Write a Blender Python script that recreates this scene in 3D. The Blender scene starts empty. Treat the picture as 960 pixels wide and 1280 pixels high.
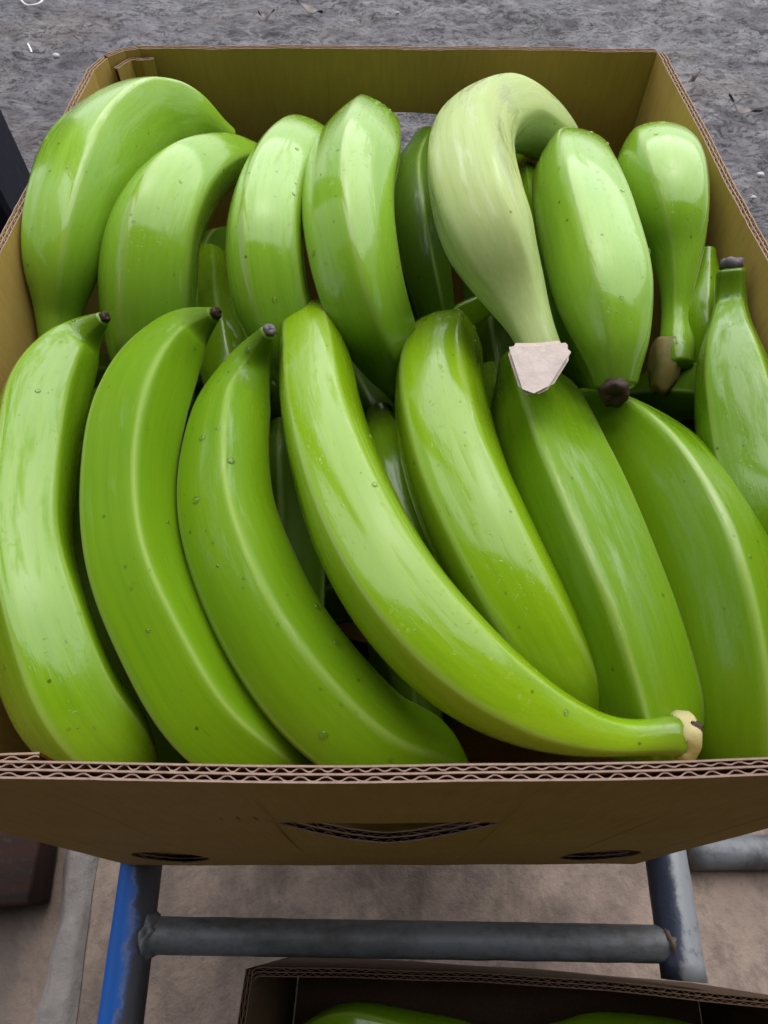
import bpy, math, random
from mathutils import Vector, Matrix, noise
random.seed(7)
R = math.radians
S = bpy.context.scene
C = S.collection

# ------------------------------------------------------------------ camera
RZ = 0.59                                   # height of the box rim above the floor
FPX = 808.75                                # focal length, in pixels of a 960 x 1280 frame
PITCH, YAW, ROLL = R(56.987), R(-0.778), R(0.665)
CAM = Vector((-0.0023, -0.0400, 0.2053 + RZ))
_f = Vector((0, math.cos(PITCH), -math.sin(PITCH)))
_u = Vector((0, math.sin(PITCH), math.cos(PITCH)))
_r = Vector((1, 0, 0))
_Z = Matrix.Rotation(YAW, 3, 'Z')
_f, _u, _r = _Z @ _f, _Z @ _u, _Z @ _r
CR = math.cos(ROLL) * _r + math.sin(ROLL) * _u
CU = -math.sin(ROLL) * _r + math.cos(ROLL) * _u
CF = _f
cam_d = bpy.data.cameras.new('camera')
cam_d.sensor_fit = 'VERTICAL'
cam_d.sensor_height = 36.0
cam_d.lens = 36.0 * FPX / 1280.0
cam_d.clip_start = 0.01
cam_d.clip_end = 500
cam = bpy.data.objects.new('camera', cam_d)
C.objects.link(cam)
m = Matrix((( CR.x, CU.x, -CF.x, CAM.x), (CR.y, CU.y, -CF.y, CAM.y), (CR.z, CU.z, -CF.z, CAM.z), (0, 0, 0, 1)))
cam.matrix_world = m
cam_d.dof.use_dof = True
cam_d.dof.focus_distance = 0.33
cam_d.dof.aperture_fstop = 32
S.camera = cam

# ------------------------------------------------------------------ sky, sun, exposure
SUN_EL, SUN_AZ = R(62), R(14)               # bright overcast, from beyond the box
w = bpy.data.worlds.new('World')
S.world = w
w.use_nodes = True
nt = w.node_tree
bg = nt.nodes['Background']
sky = nt.nodes.new('ShaderNodeTexSky')
sky.sky_type = 'NISHITA'
sky.sun_disc = False
sky.sun_elevation = SUN_EL
sky.sun_rotation = SUN_AZ
sky.air_density = 1.0
sky.dust_density = 2.0
sky.ozone_density = 1.0
hs = nt.nodes.new('ShaderNodeHueSaturation')
hs.inputs['Saturation'].default_value = 0.30
nt.links.new(sky.outputs[0], hs.inputs['Color'])
nt.links.new(hs.outputs[0], bg.inputs[0])
bg.inputs[1].default_value = 0.08
sl = bpy.data.lights.new('sun', 'SUN')
sl.energy = 1.5
sl.angle = R(88)
sl.color = (0.97, 0.985, 1.0)
so = bpy.data.objects.new('sun', sl)
C.objects.link(so)
sd = Vector((math.sin(SUN_AZ) * math.cos(SUN_EL), math.cos(SUN_AZ) * math.cos(SUN_EL), math.sin(SUN_EL)))
so.rotation_euler = sd.to_track_quat('Z', 'Y').to_euler()
vs = S.view_settings
vs.view_transform = 'Standard'
vs.look = 'None'
vs.exposure = 1.45
vs.gamma = 1.0
vs.use_curve_mapping = False
S.cycles.max_bounces = 10
S.cycles.use_denoising = True

# ------------------------------------------------------------------ helpers
def ray(px, py):
    return (CF + CR * ((px - 480) / FPX) + CU * ((640 - py) / FPX))
def at(px, py, z):
    """point seen at a pixel of the photograph, lying at height z relative to the box rim"""
    d = ray(px, py)
    return CAM + d * ((z + RZ - CAM.z) / d.z)
def depth(p):
    return (p - CAM).dot(CF)

def tag(o, label=None, cat=None, group=None, kind=None):
    if label: o['label'] = label
    if cat: o['category'] = cat
    if group: o['group'] = group
    if kind: o['kind'] = kind
    return o
def obj(name, verts, faces, mat, parent=None, smooth=True):
    me = bpy.data.meshes.new(name)
    me.from_pydata([tuple(v) for v in verts], [], faces)
    me.update()
    if smooth:
        me.polygons.foreach_set('use_smooth', [True] * len(me.polygons))
    if mat: me.materials.append(mat)
    o = bpy.data.objects.new(name, me)
    C.objects.link(o)
    if parent:
        o.parent = parent
    return o
def empty(name, loc=(0, 0, 0)):
    o = bpy.data.objects.new(name, None)
    o.location = loc
    o.empty_display_size = 0.05
    C.objects.link(o)
    return o
def box_vf(x0, x1, y0, y1, z0, z1, c=0.0):
    """box with chamfered edges"""
    if c <= 0:
        v = [(x, y, z) for z in (z0, z1) for y in (y0, y1) for x in (x0, x1)]
        return v, [(0, 2, 3, 1), (4, 5, 7, 6), (0, 1, 5, 4), (2, 6, 7, 3), (0, 4, 6, 2), (1, 3, 7, 5)]
    import bmesh
    bm = bmesh.new()
    vv = [bm.verts.new((x, y, z)) for z in (z0, z1) for y in (y0, y1) for x in (x0, x1)]
    for f in [(0, 2, 3, 1), (4, 5, 7, 6), (0, 1, 5, 4), (2, 6, 7, 3), (0, 4, 6, 2), (1, 3, 7, 5)]:
        bm.faces.new([vv[i] for i in f])
    bmesh.ops.bevel(bm, geom=bm.edges[:], offset=c, segments=2, affect='EDGES', profile=0.5)
    bm.verts.index_update()
    v = [tuple(x.co) for x in bm.verts]
    f = [tuple(x.index for x in p.verts) for p in bm.faces]
    bm.free()
    return v, f
def tube_vf(p0, p1, r, n=28, rings=2, cap=True, hollow=0.0, wob=0.0):
    p0, p1 = Vector(p0), Vector(p1)
    d = (p1 - p0).normalized()
    a = d.orthogonal().normalized()
    b = d.cross(a)
    V, F = [], []
    for i in range(rings):
        t = i / (rings - 1)
        for k in range(n):
            an = 2 * math.pi * k / n
            q = p0.lerp(p1, t)
            rr = r * (1 + wob * noise.noise(q * 60 + Vector((math.cos(an), math.sin(an), 0)) * 2))
            V.append(q + (a * math.cos(an) + b * math.sin(an)) * rr)
    for i in range(rings - 1):
        for k in range(n):
            F.append((i * n + k, i * n + (k + 1) % n, (i + 1) * n + (k + 1) % n, (i + 1) * n + k))
    if cap:
        F.append(tuple(range(n))[::-1])
        F.append(tuple((rings - 1) * n + k for k in range(n)))
    return V, F

class NT:
    """small helper to wire a procedural material"""
    def __init__(self, name):
        self.m = bpy.data.materials.new(name)
        self.m.use_nodes = True
        self.t = self.m.node_tree
        self.b = self.t.nodes['Principled BSDF']
    def n(self, typ, **kw):
        nd = self.t.nodes.new(typ)
        for k, v in kw.items():
            if hasattr(nd, k) and k not in nd.inputs: setattr(nd, k, v)
            else: self.set(nd.inputs[k], v)
        return nd
    def set(self, sock, v):
        if isinstance(v, bpy.types.NodeSocket): self.t.links.new(v, sock)
        else: sock.default_value = v
    def noise(self, co, scale, detail=4, rough=0.55, dist=0.0):
        nd = self.n('ShaderNodeTexNoise')
        if co is not None: self.set(nd.inputs['Vector'], co)
        nd.inputs['Scale'].default_value = scale
        nd.inputs['Detail'].default_value = detail
        nd.inputs['Roughness'].default_value = rough
        nd.inputs['Distortion'].default_value = dist
        return nd.outputs['Fac']
    def ramp(self, fac, stops):
        nd = self.n('ShaderNodeValToRGB')
        self.set(nd.inputs['Fac'], fac)
        cr = nd.color_ramp
        while len(cr.elements) < len(stops): cr.elements.new(0.5)
        for e, (p, c) in zip(cr.elements, stops):
            e.position = p
            e.color = (c, c, c, 1) if isinstance(c, (int, float)) else (*c, 1)
        return nd.outputs['Color']
    def mix(self, fac, a, b, typ='MIX'):
        nd = self.n('ShaderNodeMix', data_type='RGBA', blend_type=typ)
        self.set(nd.inputs[0], fac)
        for i, v in ((6, a), (7, b)):
            if isinstance(v, tuple): v = (*v, 1) if len(v) == 3 else v
            self.set(nd.inputs[i], v)
        return nd.outputs[2]
    def math(self, op, a, b=0.0):
        nd = self.n('ShaderNodeMath', operation=op)
        self.set(nd.inputs[0], a); self.set(nd.inputs[1], b)
        return nd.outputs[0]
    def mapping(self, co, scale=(1, 1, 1), loc=(0, 0, 0), rot=(0, 0, 0)):
        nd = self.n('ShaderNodeMapping')
        self.set(nd.inputs['Vector'], co)
        nd.inputs['Scale'].default_value = scale
        nd.inputs['Location'].default_value = loc
        nd.inputs['Rotation'].default_value = rot
        return nd.outputs[0]
    def obj_co(self):
        return self.n('ShaderNodeTexCoord').outputs['Object']
    def bump(self, h, strength, dist, normal=None):
        nd = self.n('ShaderNodeBump')
        self.set(nd.inputs['Height'], h)
        nd.inputs['Strength'].default_value = strength
        nd.inputs['Distance'].default_value = dist
        if normal is not None: self.set(nd.inputs['Normal'], normal)
        return nd.outputs[0]
    def out(self, **kw):
        for k, v in kw.items():
            k = k.replace('_', ' ')
            s = self.b.inputs[k]
            if isinstance(v, tuple) and len(v) == 3 and s.type == 'RGBA': v = (*v, 1)
            self.set(s, v)
        return self.m

# ------------------------------------------------------------------ materials
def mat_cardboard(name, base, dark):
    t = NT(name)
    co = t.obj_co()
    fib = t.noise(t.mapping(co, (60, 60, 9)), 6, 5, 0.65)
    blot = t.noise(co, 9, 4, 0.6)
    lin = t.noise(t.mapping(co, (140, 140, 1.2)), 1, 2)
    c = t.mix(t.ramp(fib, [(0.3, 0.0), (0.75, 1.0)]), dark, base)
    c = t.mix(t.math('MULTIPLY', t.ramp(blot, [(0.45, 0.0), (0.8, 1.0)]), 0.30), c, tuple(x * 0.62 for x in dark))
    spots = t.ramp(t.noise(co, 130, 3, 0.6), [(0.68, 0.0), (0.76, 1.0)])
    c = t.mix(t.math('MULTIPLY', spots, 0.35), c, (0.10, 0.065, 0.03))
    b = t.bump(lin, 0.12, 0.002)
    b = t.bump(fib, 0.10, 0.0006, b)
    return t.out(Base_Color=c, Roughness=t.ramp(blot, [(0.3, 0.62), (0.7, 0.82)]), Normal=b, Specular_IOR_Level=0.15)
M_CARD = mat_cardboard('cardboard', (0.44, 0.29, 0.080), (0.37, 0.235, 0.060))
M_FLUTE = mat_cardboard('cardboard_core', (0.15, 0.085, 0.055), (0.11, 0.06, 0.04))  # colour darkened to stand in for shade down in the flute cavities
M_EDGE = mat_cardboard('torn_board_edge', (0.33, 0.225, 0.18), (0.22, 0.145, 0.115))
M_CARD2 = mat_cardboard('shaded_cardboard', (0.085, 0.050, 0.028), (0.055, 0.032, 0.018))  # shade of the lower box painted into its board colour

def mat_fruit():
    t = NT('green_banana_skin')
    at_ = t.n('ShaderNodeAttribute', attribute_name='fruit_co')
    co = at_.outputs['Vector']
    ridge = t.n('ShaderNodeAttribute', attribute_name='ridge').outputs['Fac']
    endm = t.n('ShaderNodeAttribute', attribute_name='end_mask').outputs['Fac']
    oi = t.n('ShaderNodeObjectInfo')
    tint = oi.outputs['Color']
    rnd = t.n('ShaderNodeCombineXYZ', X=t.math('MULTIPLY', oi.outputs['Random'], 37.0), Y=t.math('MULTIPLY', oi.outputs['Random'], 11.0)).outputs[0]
    add = t.n('ShaderNodeVectorMath', operation='ADD')
    t.set(add.inputs[0], co); t.set(add.inputs[1], rnd)
    cr = add.outputs[0]
    oc = t.obj_co()
    # long fibres running the length of the fruit
    streak = t.noise(t.mapping(cr, (9, 7, 7)), 1.0, 4, 0.6)
    fine = t.noise(t.mapping(cr, (30, 30, 30)), 1.0, 3, 0.6)
    big = t.noise(t.mapping(cr, (14, 0.8, 0.8)), 1.0, 2, 0.5)
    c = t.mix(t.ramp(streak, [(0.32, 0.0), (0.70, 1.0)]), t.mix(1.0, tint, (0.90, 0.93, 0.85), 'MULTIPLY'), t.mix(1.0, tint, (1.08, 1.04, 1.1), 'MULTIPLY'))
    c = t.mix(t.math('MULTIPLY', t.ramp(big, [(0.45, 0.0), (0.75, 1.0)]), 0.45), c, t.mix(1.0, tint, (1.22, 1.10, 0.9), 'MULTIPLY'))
    c = t.mix(t.math('MULTIPLY', t.ramp(fine, [(0.5, 0.0), (0.8, 1.0)]), 0.16), c, (0.06, 0.12, 0.008))
    # paler line on each angle of the skin
    c = t.mix(t.math('MULTIPLY', ridge, t.ramp(streak, [(0.25, 0.25), (0.7, 0.75)])), c, (0.30, 0.40, 0.10))
    # darker, browner skin near the ends
    c = t.mix(t.math('MULTIPLY', endm, 0.55), c, (0.06, 0.095, 0.01))
    # freckles and small scars
    vo = t.n('ShaderNodeTexVoronoi')
    t.set(vo.inputs['Vector'], oc); vo.inputs['Scale'].default_value = 95
    gate = t.ramp(t.noise(cr, 5.0, 2), [(0.44, 0.0), (0.58, 1.0)])
    sp = t.math('MULTIPLY', t.ramp(vo.outputs['Distance'], [(0.05, 1.0), (0.10, 0.0)]), gate)
    c = t.mix(t.math('MULTIPLY', sp, 0.75), c, (0.022, 0.03, 0.006))
    sc = t.ramp(t.noise(t.mapping(cr, (40, 9, 9)), 1.0, 5, 0.7, 0.6), [(0.69, 0.0), (0.74, 1.0)])
    c = t.mix(t.math('MULTIPLY', sc, 0.55), c, (0.085, 0.065, 0.018))
    # a water film that covers the skin in ragged patches
    wn = t.noise(t.mapping(cr, (24, 3.2, 3.2)), 1.0, 6, 0.62, 0.3)
    wn = t.math('ADD', wn, t.math('MULTIPLY', t.math('SUBTRACT', oi.outputs['Alpha'], 0.85), 0.42))
    wet = t.ramp(wn, [(0.29, 0.0), (0.46, 1.0)])
    wob = t.noise(t.mapping(cr, (55, 4, 4)), 1.0, 3, 0.5)
    b = t.bump(streak, 0.05, 0.0008)
    b = t.bump(fine, 0.05, 0.0006, b)
    cb = t.bump(wob, 0.07, 0.0012)
    cb = t.bump(wet, 0.25, 0.0003, cb)
    pim = t.ramp(t.noise(oc, 420, 3, 0.6), [(0.60, 0.0), (0.72, 1.0)])
    pim = t.math('MULTIPLY', pim, t.ramp(t.noise(cr, 6.0, 3), [(0.48, 0.0), (0.60, 1.0)]))
    cb = t.bump(pim, 0.5, 0.0004, cb)
    rough = t.mix(wet, (0.40, 0.40, 0.40), (0.27, 0.27, 0.27))
    return t.out(Base_Color=c, Roughness=rough, Normal=b, Specular_IOR_Level=0.06,
                 Subsurface_Weight=0.06, Subsurface_Radius=(0.5, 1.0, 0.2), Subsurface_Scale=0.004,
                 Coat_Weight=t.mix(wet, t.math('MULTIPLY', t.math('POWER', oi.outputs['Alpha'], 2.0), 0.62), (1, 1, 1)), Coat_Roughness=t.mix(wet, (0.34, 0.34, 0.34), (0.125, 0.125, 0.125)), Coat_IOR=1.43, Coat_Normal=cb)
M_FRUIT = mat_fruit()

def mat_cut(name, pale, stain, amt):
    t = NT(name)
    co = t.obj_co()
    a = t.noise(co, 160, 4, 0.6)
    bl = t.noise(co, 55, 3, 0.6)
    c = t.mix(t.ramp(a, [(0.4, 0.0), (0.75, 1.0)]), pale, tuple(x * 0.8 for x in pale))
    c = t.mix(t.math('MULTIPLY', t.ramp(bl, [(0.5, 0.0), (0.72, 1.0)]), amt), c, stain)
    return t.out(Base_Color=c, Roughness=0.5, Normal=t.bump(a, 0.4, 0.001), Specular_IOR_Level=0.2)
M_CUT = mat_cut('cut_stem_flesh', (0.62, 0.52, 0.47), (0.42, 0.33, 0.22), 0.5)
M_CUT_Y = mat_cut('fresh_cut_flesh', (0.40, 0.35, 0.16), (0.22, 0.15, 0.06), 0.6)
M_CUT_B = mat_cut('browned_cut_flesh', (0.17, 0.145, 0.045), (0.20, 0.085, 0.020), 0.7)
M_TIP = mat_cut('dried_blossom_tip', (0.040, 0.022, 0.015), (0.008, 0.005, 0.005), 0.8)
M_TIP_P = mat_cut('grey_blossom_tip', (0.12, 0.10, 0.115), (0.03, 0.02, 0.024), 0.9)
def mat_water():
    t = NT('water')
    return t.out(Base_Color=(1, 1, 1), Roughness=0.02, IOR=1.33, Transmission_Weight=1.0)
M_WATER = mat_water()

def mat_mud():
    t = NT('wet_mud')
    co = t.obj_co()
    a = t.noise(co, 3.0, 6, 0.6)
    b = t.noise(t.mapping(co, (0.7, 1.3, 1), (0, 0, 0), (0, 0, 0.5)), 10, 7, 0.66, 1.6)
    d = t.noise(t.mapping(co, (1, 1.8, 1), (0, 0, 0), (0, 0, -0.4)), 19, 7, 0.74, 2.2)
    c = t.mix(t.ramp(a, [(0.35, 0.0), (0.65, 1.0)]), (0.026, 0.0205, 0.0255), (0.052, 0.042, 0.051))
    c = t.mix(t.math('MULTIPLY', t.ramp(b, [(0.48, 0.0), (0.66, 1.0)]), 0.75), c, (0.028, 0.023, 0.026))
    d2 = t.noise(t.mapping(co, (1, 2.2, 1), (2, 5, 0), (0, 0, 0.6)), 36, 5, 0.7, 2.6)
    gate = t.ramp(t.noise(co, 5.5, 3, 0.6), [(0.38, 0.25), (0.62, 1.0)])
    pit = t.math('MULTIPLY', t.math('MAXIMUM', t.ramp(d, [(0.555, 0.0), (0.615, 1.0)]), t.ramp(d2, [(0.585, 0.0), (0.64, 1.0)])), gate)
    c = t.mix(t.math('MULTIPLY', pit, 0.92), c, (0.012, 0.009, 0.010))
    pit = t.math('SUBTRACT', 1.0, pit)
    br = t.ramp(t.noise(co, 1.7, 3, 0.5), [(0.56, 0.0), (0.66, 1.0)])
    c = t.mix(t.math('MULTIPLY', br, 0.5), c, (0.075, 0.055, 0.045))
    h = t.bump(b, 0.30, 0.012)
    h = t.bump(pit, 0.9, 0.010, h)
    h = t.bump(t.noise(co, 190, 4, 0.6), 0.25, 0.002, h)
    return t.out(Base_Color=c, Roughness=t.ramp(b, [(0.36, 0.30), (0.62, 0.70)]), Normal=h, Specular_IOR_Level=0.35)
M_MUD = mat_mud()
def mat_concrete(name, c0, c1, stain, sc=1.0, stain_amt=0.75, mottled=False):
    t = NT(name)
    co = t.obj_co()
    a = t.noise(co, 9 * sc, 8, 0.68, 0.8)
    b = t.noise(co, 34 * sc, 6, 0.7)
    d = t.noise(co, 160 * sc, 4, 0.7)
    e = t.noise(t.mapping(co, (1, 0.5, 1), (3, 1, 0)), 11 * sc, 5, 0.65, 0.8)
    c = t.mix(t.ramp(a, [(0.35, 0.0), (0.68, 1.0)]), c0, c1)
    c = t.mix(t.math('MULTIPLY', t.ramp(e, [(0.48, 0.0), (0.68, 1.0)]), stain_amt), c, stain)
    c = t.mix(t.math('MULTIPLY', t.ramp(b, [(0.50, 0.0), (0.75, 1.0)]), 0.45), c, tuple(x * 0.5 for x in c0))
    c = t.mix(t.math('MULTIPLY', t.ramp(d, [(0.62, 0.0), (0.72, 1.0)]), 0.5), c, tuple(x * 0.35 for x in c0))
    f = t.noise(t.mapping(co, (1, 1, 1), (7, 2, 0)), 22 * sc, 8, 0.75, 0.4)
    c = t.mix(t.math('MULTIPLY', t.ramp(f, [(0.50, 0.0), (0.60, 1.0)]), 0.5), c, tuple(x * 1.25 for x in stain))
    if mottled:                                               # mottled darker patch along the left of the floor
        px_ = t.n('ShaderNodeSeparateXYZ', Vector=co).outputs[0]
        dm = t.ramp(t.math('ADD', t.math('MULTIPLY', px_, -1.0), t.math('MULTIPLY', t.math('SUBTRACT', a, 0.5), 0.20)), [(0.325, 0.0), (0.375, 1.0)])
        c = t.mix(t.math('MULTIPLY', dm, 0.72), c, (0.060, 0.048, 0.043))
    h = t.bump(b, 0.35, 0.006)
    h = t.bump(d, 0.45, 0.0025, h)
    return t.out(Base_Color=c, Roughness=t.ramp(a, [(0.3, 0.55), (0.7, 0.85)]), Normal=h, Specular_IOR_Level=0.4)
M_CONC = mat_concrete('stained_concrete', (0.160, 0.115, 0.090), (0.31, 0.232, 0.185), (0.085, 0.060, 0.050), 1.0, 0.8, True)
M_STRIP = mat_concrete('pale_cement', (0.20, 0.180, 0.168), (0.27, 0.245, 0.232), (0.12, 0.10, 0.09), 1.2, 0.6)

def mat_paint(name, paint, under, lo, hi, rough=0.4, metal=0.0, axis=(1, 1, 1), spec=0.5, side=0.0, grime=(0.03, 0.03, 0.035)):
    """worn painted steel: paint, with a ragged mask of bare or dirty metal"""
    t = NT(name)
    co = t.obj_co()
    a = t.noise(t.mapping(co, axis), 22, 6, 0.68, 0.3)
    b = t.noise(co, 140, 4, 0.7)
    wear = t.ramp(t.math('ADD', a, t.math('MULTIPLY', t.math('SUBTRACT', b, 0.5), 0.25)), [(lo, 0.0), (hi, 1.0)])
    c = t.mix(wear, paint, under)
    if side:                                                # inner side of the tube: paint gone, grimy bare metal, scuffed edge
        sa = t.n('ShaderNodeAttribute', attribute_name='inner').outputs['Fac']
        sa = t.math('ADD', sa, t.math('MULTIPLY', t.math('SUBTRACT', a, 0.5), 1.1))
        c = t.mix(t.math('MULTIPLY', t.ramp(sa, [(0.52, 0.0), (0.60, 1.0), (0.70, 0.0)]), 0.45), c, (0.20, 0.19, 0.185))
        c = t.mix(t.ramp(sa, [(0.58, 0.0), (0.70, 1.0)]), c, t.mix(a, grime, tuple(x * 1.8 for x in grime)))
    c = t.mix(t.math('MULTIPLY', t.ramp(b, [(0.55, 0.0), (0.75, 1.0)]), 0.35), c, (0.06, 0.05, 0.045))
    return t.out(Base_Color=c, Roughness=t.mix(wear, (rough,) * 3, (0.6,) * 3), Normal=t.bump(t.math('ADD', wear, t.math('MULTIPLY', b, 0.4)), 0.25, 0.0008), Metallic=metal, Specular_IOR_Level=spec)
M_BLUE = mat_paint('worn_blue_paint', (0.004, 0.085, 0.36), (0.16, 0.16, 0.17), 0.64, 0.70, 0.42, side=1.0, spec=0.25)
M_STEEL = mat_paint('dull_galvanised_steel', (0.125, 0.138, 0.150), (0.050, 0.045, 0.042), 0.44, 0.66, 0.5, 0.1, (0.35, 1, 1))
M_STEEL_B = mat_paint('steel_with_blue_paint_traces', (0.22, 0.23, 0.24), (0.045, 0.06, 0.09), 0.58, 0.70, 0.40, 0.2, side=1.0, grime=(0.020, 0.026, 0.045))
M_RUST = mat_paint('rusted_weld', (0.13, 0.08, 0.06), (0.05, 0.03, 0.025), 0.45, 0.6, 0.8)
M_POST = mat_paint('dark_painted_steel', (0.010, 0.011, 0.018), (0.018, 0.019, 0.026), 0.55, 0.7, 0.6, spec=0.1)
M_WOOD = mat_paint('damp_dark_timber', (0.030, 0.013, 0.009), (0.010, 0.006, 0.005), 0.42, 0.62, 0.8, 0.0, (0.3, 2, 2), spec=0.15)
M_SHADE_SHED = mat_paint('shade_shed_sheet', (0.10, 0.075, 0.06), (0.06, 0.04, 0.03), 0.45, 0.65, 0.7)
def mat_simple(name, col, rough):
    t = NT(name)
    a = t.noise(t.obj_co(), 40, 4)
    return t.out(Base_Color=t.mix(a, tuple(x * 0.75 for x in col), col), Roughness=rough)
M_STRING = mat_simple('white_plastic_twine', (0.78, 0.76, 0.74), 0.5)
M_LEAF = mat_simple('rotting_leaf', (0.075, 0.045, 0.03), 0.45)
M_PEBBLE = mat_simple('pale_pebble', (0.42, 0.40, 0.40), 0.6)

# ------------------------------------------------------------------ the setting
def axis_vals(lo, hi, step, far):
    v = []
    x = lo
    while x < hi: v.append(x); x += step
    v.append(hi)
    g, s, out, x = 1.5, step, [], hi
    while x < far: s *= g; x += s; out.append(x)
    s, inn, x = step, [], lo
    while x > -far: s *= g; x -= s; inn.append(x)
    return inn[::-1] + v + out
gx = axis_vals(-1.9, 1.9, 0.014, 90)
gy = axis_vals(0.35, 2.9, 0.014, 90)
gv, gf = [], []
for y in gy:
    for x in gx:
        p = Vector((x, y, 0))
        k = max(0.0, min(1.0, (y - 0.30) / 0.10))
        h = 0.020 * noise.noise(p * 3.1) + 0.014 * noise.noise(p * 9 + Vector((5, 0, 0)))
        q = p + 0.03 * noise.noise_vector(p * 11)
        rg = 1 - abs(noise.noise(Vector((q.x * 17, q.y * 22, 3))))
        rg2 = 1 - abs(noise.noise(Vector((q.x * 38, q.y * 46, 9))))
        h += 0.012 * (rg - 0.7) + 0.005 * (rg2 - 0.7) + 0.0015 * noise.noise(p * 55)
        if abs(x) > 4 or abs(y) > 6: h *= 0.4
        gv.append((x, y, h * k - 0.024 - 0.02 * (1 - k)))
nx = len(gx)
for j in range(len(gy) - 1):
    for i in range(nx - 1):
        a = j * nx + i
        gf.append((a, a + 1, a + nx + 1, a + nx))
tag(obj('ground', gv, gf, M_MUD), kind='structure')

# concrete floor of the packing area: its uneven edge runs under the box
cv, cf = [], []
NX, NY = 150, 90
for j in range(NY + 1):
    for i in range(NX + 1):
        x = -3 + 6 * i / NX
        yb = 0.30 + 0.03 * noise.noise(Vector((x * 4, 0, 7)))
        y = -3 + (yb + 3) * (j / NY) ** 0.5
        p = Vector((x, y, 0))
        cv.append((x, y, 0.004 * noise.noise(p * 6) + 0.0015 * noise.noise(p * 30)))
for j in range(NY):
    for i in range(NX):
        a = j * (NX + 1) + i
        cf.append((a, a + 1, a + NX + 2, a + NX + 1))
b0 = len(cv)
for i in range(NX + 1):
    v = cv[NY * (NX + 1) + i]
    cv.append((v[0], v[1] + 0.008, -0.09))
for i in range(NX):
    a = NY * (NX + 1) + i
    cf.append((a, a + 1, b0 + i + 1, b0 + i))
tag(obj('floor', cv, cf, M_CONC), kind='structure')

# smeared pale cement strip left of the rack
def strip():
    V, F = [], []
    pa, pb = at(103, 1086, -RZ), at(72, 1290, -RZ)
    pa = pa + (pa - pb) * 1.6
    pb = pb + (pb - pa) * 0.4
    d = (pb - pa).normalized(); s = Vector((d.y, -d.x, 0))
    if s.x > 0: s = -s
    L = (pb - pa).length
    n, mN = 90, 12
    for i in range(n + 1):
        c = pa + d * (L * i / n)
        wl = 0.022 + 0.016 * noise.noise(c * 9) + 0.008 * noise.noise(c * 33)
        wr = 0.016 + 0.003 * noise.noise(c * 20 + Vector((3, 3, 3)))
        for k in range(mN + 1):
            t = -wr + (wl + wr) * k / mN
            q = c + s * t
            e = min(1.0, min(k, mN - k) / 2.5)
            V.append((q.x, q.y, 0.002 + 0.008 * e + 0.004 * e * noise.noise(q * 40)))
    for i in range(n):
        for k in range(mN):
            a = i * (mN + 1) + k
            F.append((a, a + 1, a + mN + 2, a + mN + 1))
    return tag(obj('cement_strip', V, F, M_STRIP), kind='structure')
strip()

# unseen shed, added and sized to keep the sky off the near side
V, F = [], []
n = 160
for i in range(n + 1):
    x = -3.2 + 6.4 * i / n
    z = 0.018 * math.sin(i * 2 * math.pi / 5)
    V += [(x, -1.7, 2.15 + z), (x, -0.05, 2.45 + z), (x, -1.7, 2.152 + z + 0.002), (x, -0.05, 2.452 + z + 0.002)]
for i in range(n):
    a = i * 4; b = a + 4
    F += [(a, a + 1, b + 1, b), (a + 2, b + 2, b + 3, a + 3)]
tag(obj('shade_roof', V, F, M_SHADE_SHED), kind='structure')
V, F = box_vf(-3.2, 3.2, -1.78, -1.705, -0.05, 2.2)
tag(obj('shade_wall', V, F, M_SHADE_SHED, smooth=False), kind='structure')

# ------------------------------------------------------------------ cardboard boxes
LAM = 0.0072
TH = 0.0051
def fillet(P, radii, step=0.0012):
    """closed outline with a fillet per corner; returns [(point, normal, corner index or None)] evenly stepped"""
    pts = []
    n = len(P)
    for i in range(n):
        a, b, c = P[i - 1], P[i], P[(i + 1) % n]
        r = radii[i]
        d0 = (a - b).normalized(); d1 = (c - b).normalized()
        if r < 1e-5:
            pts.append(b); continue
        p0, p1 = b + d0 * r, b + d1 * r
        for k in range(9):
            t = k / 8
            pts.append(p0 * (1 - t) ** 2 + b * 2 * t * (1 - t) + p1 * t * t)
    return pts
def run(pts, step):
    out = []
    for a, b in zip(pts[:-1], pts[1:]):
        L = (b - a).length
        k = max(1, round(L / step))
        for i in range(k): out.append(a.lerp(b, i / k))
    out.append(pts[-1])
    return out

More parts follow.
